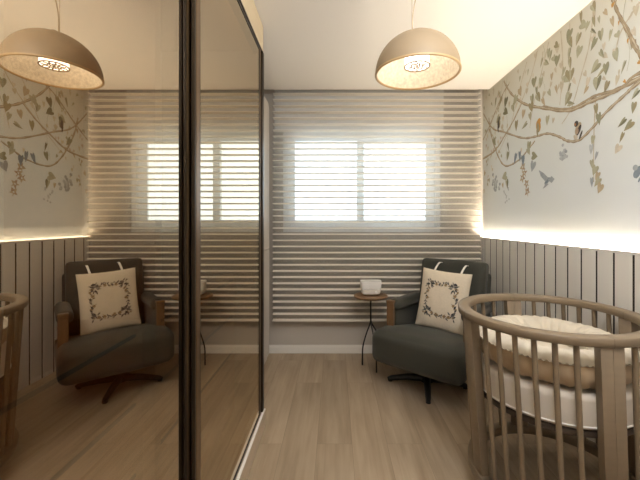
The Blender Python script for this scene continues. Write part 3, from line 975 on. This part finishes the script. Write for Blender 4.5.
# ------------------------------------------------------------------ embroidered cushion on the armchair
def cushion():
    W_, H_, T_ = 0.42, 0.49, 0.060
    t = thing('cushion', 'cream cushion with an embroidered floral wreath and white straps on the green armchair', 'cushion')

    def surf(a, b, side=1):
        e = ((1 - abs(a) ** 2.6) * (1 - abs(b) ** 2.6))
        th = T_ * max(0, e) ** 0.48
        x = a * W_ / 2 * (1 - 0.045 * (1 - b * b))
        z = b * H_ / 2 * (1 - 0.045 * (1 - a * a))
        wr = 0.002 * math.sin(13 * a + 6 * b) * e + 0.0015 * math.sin(9 * b - 14 * a) * e
        return Vector((x, -side * (th + wr), z))
    bm = bmesh.new()
    n = 30
    for side in (1, -1):
        g = [[bm.verts.new(surf(math.sin(PI / 2 * (2 * i / n - 1)), math.sin(PI / 2 * (2 * j / n - 1)), side)) for j in range(n + 1)] for i in range(n + 1)]
        for i in range(n):
            for j in range(n):
                bm.faces.new((g[i][j], g[i + 1][j], g[i + 1][j + 1], g[i][j + 1]))
    bmesh.ops.remove_doubles(bm, verts=bm.verts[:], dist=0.0003)
    body = new_obj('cushion_cover', bm, M['cushion'], t, smooth=True)
    bm = bmesh.new()
    P = []
    for (a0, b0, a1, b1) in ((-1, -1, 1, -1), (1, -1, 1, 1), (1, 1, -1, 1), (-1, 1, -1, -1)):
        for k in range(16):
            s = k / 16
            P.append(surf(a0 + (a1 - a0) * s, b0 + (b1 - b0) * s))
    P.append(P[0])
    tube(bm, P, 0.0035, 7)
    new_obj('piping', bm, M['piping'], t, smooth=True)
    # embroidery: a squarish wreath of sprigs
    bm = bmesh.new()
    rnd = random.Random(5)

    def S(x, z, k=0.0018):
        p = surf(x / (W_ / 2), z / (H_ / 2))
        return p + Vector((0, -k, 0))

    def sprig(x, z, ang, L, wd, mi):
        ca, sa = math.cos(ang), math.sin(ang)
        pts = [(0, 0), (.3, .5), (.65, .42), (1, 0), (.65, -.42), (.3, -.5)]
        vs = [bm.verts.new(S(x + (a * ca * L - b * sa * wd), z + (a * sa * L + b * ca * wd), 0.0018 + 0.0003 * mi)) for a, b in pts]
        f = bm.faces.new(vs); f.material_index = mi

    hw, hh = 0.128, 0.138
    def path(s):
        s = (s % 1) * 4
        k = int(s); q = s - k
        c = [(-hw, -hh), (hw, -hh), (hw, hh), (-hw, hh)]
        a, b = c[k % 4], c[(k + 1) % 4]
        x = a[0] + (b[0] - a[0]) * q; z = a[1] + (b[1] - a[1]) * q
        w = 0.006 * math.sin(22 * s)
        return x + w * 0.8, z + w, math.atan2(b[1] - a[1], b[0] - a[0])
    N_ = 120
    for i in range(N_):
        x, z, an = path(i / N_); x2, z2, _ = path((i + .9) / N_)
        d = Vector((x2 - x, z2 - z)); d.normalize(); nn = Vector((-d.y, d.x)) * 0.0011
        vs = [bm.verts.new(S(x + nn.x, z + nn.y)), bm.verts.new(S(x - nn.x, z - nn.y)), bm.verts.new(S(x2 - nn.x, z2 - nn.y)), bm.verts.new(S(x2 + nn.x, z2 + nn.y))]
        f = bm.faces.new(vs); f.material_index = 1
    for i in range(120):
        x, z, an = path(i / 120 + rnd.uniform(-.004, .004))
        sprig(x, z, an + rnd.choice((-1, 1)) * rnd.uniform(.4, 1.3), rnd.uniform(.018, .034), rnd.uniform(.006, .011), rnd.choice((0, 0, 0, 1, 2)))
    for (cx_, cz_) in ((-0.105, -0.105), (0.10, 0.115), (-0.108, 0.12), (0.104, -0.115)):
        big = (cx_ * cz_ > 0)
        for k in range(18 if big else 9):
            a = rnd.uniform(0, 2 * PI)
            r = rnd.uniform(0, .02 if big else .012)
            sprig(cx_ + r * math.cos(a), cz_ + r * math.sin(a), a, rnd.uniform(.020, .042), rnd.uniform(.007, .013), rnd.choice((0, 0, 1)))
    for (cx_, cz_) in ((-0.05, 0.125), (0.03, 0.13), (0.122, 0.05), (0.118, -0.03), (0.05, -0.13), (-0.02, -0.125), (-0.12, 0.06), (-0.118, 0.0), (-0.06, -0.12), (0.09, -0.13)):
        for k in range(6):
            sprig(cx_, cz_, k * PI / 3 + .3, .016, .008, 2)
    new_obj('embroidery', bm, [M['emb_dark'], M['emb_grey'], M['emb_ochre']], t)
    # two ribbons that loop over the top of the backrest
    for sx in (-0.115, 0.115):
        bm = bmesh.new()
        P = catmull([(sx, 0.012, H_ / 2 - .028), (sx + .004, 0.022, H_ / 2 + .012), (sx + .012, 0.056, H_ / 2 + 0.062), (sx + .014, 0.10, H_ / 2 + 0.076), (sx + .012, 0.175, H_ / 2 + 0.055), (sx + .008, 0.20, H_ / 2 - 0.02)], 6)
        prev = None
        for p in P:
            q = [bm.verts.new(p + Vector((dx, 0, 0))) for dx in (-0.0085, 0.0085)]
            if prev:
                bm.faces.new((prev[0], prev[1], q[1], q[0]))
            prev = q
        o = new_obj('strap', bm, M['ribbon'], t, smooth=True)
        sm = o.modifiers.new('thick', 'SOLIDIFY'); sm.thickness = 0.002
    # lean it on the chair
    rz = math.radians(-40)
    mtx = Matrix.Translation((0.851, 2.821, 0)) @ Matrix.Rotation(rz, 4, 'Z') @ Matrix.Translation((0.0, 0.075, 0.648)) @ Matrix.Rotation(math.radians(-13), 4, 'X') @ Matrix.Rotation(math.radians(3), 4, 'Y')
    t.matrix_world = mtx
    return t


cushion()

# ------------------------------------------------------------------ side table and humidifier
def side_table():
    t = thing('side_table', 'small round side table with wooden top and thin black legs beside the armchair', 'table', (0.320, 3.09, 0))
    bm = bmesh.new()
    lathe(bm, [(0, 0.646), (0.146, 0.646), (0.151, 0.642), (0.151, 0.636), (0.147, 0.628), (0.132, 0.622), (0, 0.622)], n=56)
    new_obj('tabletop', bm, M['table_wood'], t, smooth=True)
    bm = bmesh.new()
    tube(bm, [(0, 0, 0.622), (0, 0, 0.40)], 0.0075, 10)
    lathe(bm, [(0, .622), (0.04, 0.622), (0.04, 0.616), (0, 0.616)], (0, 0, 0), 20)
    new_obj('pole', bm, M['black'], t, smooth=True)
    for (fx, fy) in ((-0.071, 0.046), (0.038, -0.110), (0.126, 0.080)):
        bm = bmesh.new()
        P = catmull([(0, 0, 0.43), (fx * .10, fy * .10, 0.385), (fx * .55, fy * .55, 0.285), (fx * .93, fy * .93, 0.17), (fx, fy, 0.08), (fx, fy, 0.0)], 6)
        tube(bm, P, 0.0065, 9)
        new_obj('leg', bm, M['black'], t, smooth=True)


side_table()


def humidifier():
    t = thing('humidifier', 'small white rounded humidifier standing on the round side table', 'humidifier', (0.320, 3.09, 0.6475), math.radians(4))
    w, d = 0.186, 0.10

    def shell(z0, z1, w0, w1, m, nm, par):
        bm = bmesh.new()
        rows = []
        n = 48
        prof = [(z0, 0.90), (z0 + .004, 0.97), (z0 + .010, 1.0), (z1 - .004, 1.0), (z1, 0.985)]
        for z, k in prof:
            f = (z - z0) / (z1 - z0)
            ww = (w0 + (w1 - w0) * f) / 2 * k; dd = d / w * ww
            ring = []
            for i in range(n):
                a = 2 * PI * i / n
                ca, sa = math.cos(a), math.sin(a)
                e = 0.42
                ring.append(bm.verts.new((math.copysign(abs(ca) ** e, ca) * ww, math.copysign(abs(sa) ** e, sa) * dd, z)))
            rows.append(ring)
        for A, B in zip(rows, rows[1:]):
            for i in range(n):
                bm.faces.new((A[i], A[(i + 1) % n], B[(i + 1) % n], B[i]))
        bm.faces.new(rows[-1]); bm.faces.new(list(reversed(rows[0])))
        return new_obj(nm, bm, m, par, smooth=True)
    base = shell(0.010, 0.052, 0.158, 0.180, M['appliance_low'], 'base', t)
    shell(0.053, 0.118, 0.180, 0.188, M['appliance'], 'water_tank', t)
    shell(0.119, 0.128, 0.188, 0.186, M['appliance'], 'lid', t)
    for sx in (-.055, .055):
        for sy in (-.03, .03):
            bm = bmesh.new(); lathe(bm, [(0, 0.012), (0.006, 0.012), (0.005, 0), (0, 0)], (sx, sy, 0), 12)
            new_obj('foot', bm, M['table_wood'], base, smooth=True)
    bm = bmesh.new()
    tube(bm, [(0.040, -0.044, 0.033), (0.040, -0.060, 0.033)], 0.011, 18)
    new_obj('knob', bm, M['appliance'], base, smooth=True)
    bm = bmesh.new(); bx(bm, -0.022, 0.016, -0.0526, -0.0518, 0.066, 0.070)
    o = new_obj('emblem', bm, M['appliance_low'], t)


humidifier()

# ------------------------------------------------------------------ oval crib
CX, CY, CA, CB, CH = 1.007, 1.640, 0.398, 0.402, 0.880
SH = 0.045


def cp(th, a, b, h):
    k = 1 - 0.045 * (CH - h) / CH          # the sides draw in a little towards the floor
    return Vector((CX + k * a * math.cos(th) + SH * (CH - h) / CH, CY + k * b * math.sin(th), h))


def ering(bm, a0, b0, a1, b1, z0, z1, bev=0.006, n=120, t0=0.0, t1=2 * PI, shear=True):
    """an oval band of rectangular section with eased corners (a0,b0 inner; a1,b1 outer)"""
    closed = abs(t1 - t0 - 2 * PI) < 1e-6
    sec = [(0, z0 + bev), (0, z1 - bev), (bev, z1), (1 - bev, z1), (1, z1 - bev), (1, z0 + bev), (1 - bev, z0), (bev, z0)]
    wd = a1 - a0
    rows = []
    cnt = n if closed else n + 1
    for k in range(cnt):
        th = t0 + (t1 - t0) * k / n
        r = []
        for (s, z) in sec:
            if s == bev:
                s = bev / wd
            elif s == 1 - bev:
                s = 1 - bev / wd
            p = cp(th, a0 + (a1 - a0) * s, b0 + (b1 - b0) * s, z)
            r.append(bm.verts.new(p))
        rows.append(r)
    m = len(sec)
    for k in range(cnt if closed else cnt - 1):
        A, B = rows[k], rows[(k + 1) % cnt]
        for i in range(m):
            bm.faces.new((A[i], A[(i + 1) % m], B[(i + 1) % m], B[i]))
    if not closed:
        bm.faces.new(rows[0]); bm.faces.new(list(reversed(rows[-1])))


def eslab(bm, a, b, z0, z1, r, n=96, crown=0.0, wob=0.0):
    """a padded oval slab"""
    prof = [(-r, z0)] + [(-r + r * math.sin(k * PI / 10), z0 + r - r * math.cos(k * PI / 10)) for k in range(1, 6)]
    prof += [(-r + r * math.cos(k * PI / 10), z1 - r + r * math.sin(k * PI / 10)) for k in range(0, 6)]
    rings = []
    for (o, z) in prof:
        rings.append([bm.verts.new(cp(2 * PI * k / n, a + o + wob * math.sin(11 * 2 * PI * k / n + z * 40), b + o + wob * math.sin(9 * 2 * PI * k / n), z)) for k in range(n)])
    for s in (0.8, 0.55, 0.3):
        rings.append([bm.verts.new(cp(2 * PI * k / n, (a - r) * s, (b - r) * s, z1 + crown * (1 - s * s))) for k in range(n)])
    for A, B in zip(rings, rings[1:]):
        for k in range(n):
            bm.faces.new((A[k], A[(k + 1) % n], B[(k + 1) % n], B[k]))
    c = bm.verts.new(cp(0, 0, 0, z1 + crown)); A = rings[-1]
    for k in range(n):
        bm.faces.new((A[k], A[(k + 1) % n], c))
    bm.faces.new(list(reversed(rings[0])))


POSTS = [math.radians(d) for d in (-4, 86, 182, 269.5)]


def crib():
    t = thing('crib', 'oval taupe wooden crib with round slats standing against the wainscot', 'crib')
    RW = 0.055
    bm = bmesh.new()
    ering(bm, CA - RW, CB - RW, CA, CB, CH - 0.034, CH, 0.0035, 160)
    rail = new_obj('top_rail', bm, M['crib'], t, smooth=True)
    for th in POSTS:
        bm = bmesh.new()
        dth = 0.0016
        ering(bm, CA - RW - .0004, CB - RW - .0004, CA + .0004, CB + .0004, CH - 0.0344, CH + .0004, 0.0035, 2, th - dth, th + dth)
        new_obj('joint', bm, M['crib_seam'], rail)
    # lower ring
    bm = bmesh.new()
    ering(bm, CA - 0.050, CB - 0.050, CA + 0.004, CB + 0.004, 0.085, 0.130, 0.004, 140)
    new_obj('bottom_rail', bm, M['crib'], t, smooth=True)
    # four wide legs made of two boards each
    for th in POSTS:
        rad = math.hypot(CA * math.sin(th), CB * math.cos(th))
        half = 0.044 / rad
        bm = bmesh.new()
        for (s0, s1) in ((-half, -0.0012), (0.0012, half)):
            ering(bm, CA - 0.048, CB - 0.048, CA - 0.008, CB - 0.008, 0.1305, CH - 0.0345, 0.003, 6, th + s0, th + s1)
        lg = new_obj('leg', bm, M['crib'], t, smooth=True)
        bm = bmesh.new()
        p = cp(th, CA - .022, CB - .022, 0.026)
        tube(bm, [cp(th, CA - .022, CB - .022, 0.030), cp(th, CA - .022, CB - .022, 0.086)], 0.010, 10)
        d = Vector((math.cos(th + 1.2), math.sin(th + 1.2), 0))
        tube(bm, [p - d * 0.011, p + d * 0.011], 0.026, 18)
        new_obj('caster', bm, M['rubber'], lg, smooth=True)
    # round slats, six to a bay
    for i in range(4):
        a0 = POSTS[i]; a1 = POSTS[(i + 1) % 4]
        if a1 < a0:
            a1 += 2 * PI
        h0 = 0.044 / math.hypot(CA * math.sin(a0), CB * math.cos(a0))
        h1 = 0.044 / math.hypot(CA * math.sin(a1), CB * math.cos(a1))
        b0, b1 = a0 + h0, a1 - h1
        for k in range(6):
            th = b0 + (b1 - b0) * (k + 1) / 7
            bm = bmesh.new()
            tube(bm, [cp(th, CA - .0275, CB - .0275, z) for z in (0.129, 0.3, 0.55, CH - 0.033)], 0.0105, 12)
            new_obj('slat', bm, M['crib'], t, smooth=True)
    # dark mattress platform
    bm = bmesh.new()
    eslab(bm, CA - 0.060, CB - 0.060, 0.478, 0.503, 0.006)
    new_obj('mattress_base', bm, M['dark_base'], t, smooth=True)

crib()

bm = bmesh.new(); eslab(bm, CA - 0.055, CB - 0.055, 0.5035, 0.640, 0.022, crown=0.0, wob=0.0012)
mt = tag(new_obj('mattress', bm, M['sheet'], smooth=True), 'oval mattress in a cream fitted sheet inside the crib', 'mattress')
bm = bmesh.new()
tube(bm, [cp(2 * PI * k / 90, CA - .0545, CB - .0545, 0.522) for k in range(91)], 0.0035, 6)
new_obj('sheet_piping', bm, M['ribbon'], mt, smooth=True)


def nest():
    t = thing('baby_nest', 'puffy cream and tan baby nest with ruffled bolster lying on the crib mattress', 'baby nest', (0, 0, 0))
    a, b, r, zc = 0.246, 0.266, 0.070, 0.714

    def P(th, ph, rr):
        puck = 1 + 0.075 * abs(math.sin(17 * th)) + 0.02 * math.sin(41 * th + 2 * ph) + 0.02 * math.sin(7 * th + 1)
        rad = rr * puck
        zz = zc + rad * math.sin(ph) * (0.95 if math.sin(ph) > 0 else 0.94)
        k = 1.12 * rad * math.cos(ph)
        return cp(th, a + k, b + k, zz)
    n, m = 220, 12
    for nm, m_, p0, p1 in (('bolster_side', M['nest_side'], -PI * 0.60, PI * 0.17), ('bolster_top', M['nest_top'], PI * 0.17, PI * 1.40)):
        bm = bmesh.new()
        rows = []
        for i in range(n):
            th = 2 * PI * i / n
            rows.append([bm.verts.new(P(th, p0 + (p1 - p0) * j / m, r)) for j in range(m + 1)])
        for i in range(n):
            A, B = rows[i], rows[(i + 1) % n]
            for j in range(m):
                bm.faces.new((A[j], B[j], B[j + 1], A[j + 1]))
        new_obj(nm, bm, m_, t, smooth=True)
    bm = bmesh.new()   # gathered ruffle along the seam
    rows = []
    for i in range(440):
        th = 2 * PI * i / 440
        p = P(th, PI * 0.17, r)
        q = P(th, PI * 0.17, r + 0.011 + 0.003 * math.sin(60 * th)) + Vector((0, 0, 0.0035 * math.sin(95 * th)))
        rows.append((bm.verts.new(p), bm.verts.new(q), bm.verts.new(q + Vector((0, 0, .002))), bm.verts.new(p + Vector((0, 0, .004)))))
    for i in range(440):
        A, B = rows[i], rows[(i + 1) % 440]
        for j in range(3):
            bm.faces.new((A[j], B[j], B[j + 1], A[j + 1]))
    new_obj('ruffle', bm, M['nest_top'], t, smooth=True)
    bm = bmesh.new()   # quilted inner pad
    n2, rr = 96, 14
    rows = []
    for j in range(1, rr + 1):
        s = j / rr
        row = []
        for i in range(n2):
            th = 2 * PI * i / n2
            x = a * 1.0 * s * math.cos(th); y_ = b * 1.0 * s * math.sin(th)
            q = 0.007 * abs(math.sin(x * 38) * math.sin(y_ * 38)) ** 0.5 + 0.02 * s * s
            row.append(bm.verts.new(cp(th, a * s, b * s, 0.662 + q)))
        rows.append(row)
    c = bm.verts.new(cp(0, 0, 0, 0.666))
    for i in range(n2):
        bm.faces.new((c, rows[0][i], rows[0][(i + 1) % n2]))
    for A, B in zip(rows, rows[1:]):
        for i in range(n2):
            bm.faces.new((A[i], B[i], B[(i + 1) % n2], A[(i + 1) % n2]))
    new_obj('inner_pad', bm, M['nest_top'], t, smooth=True)


nest()
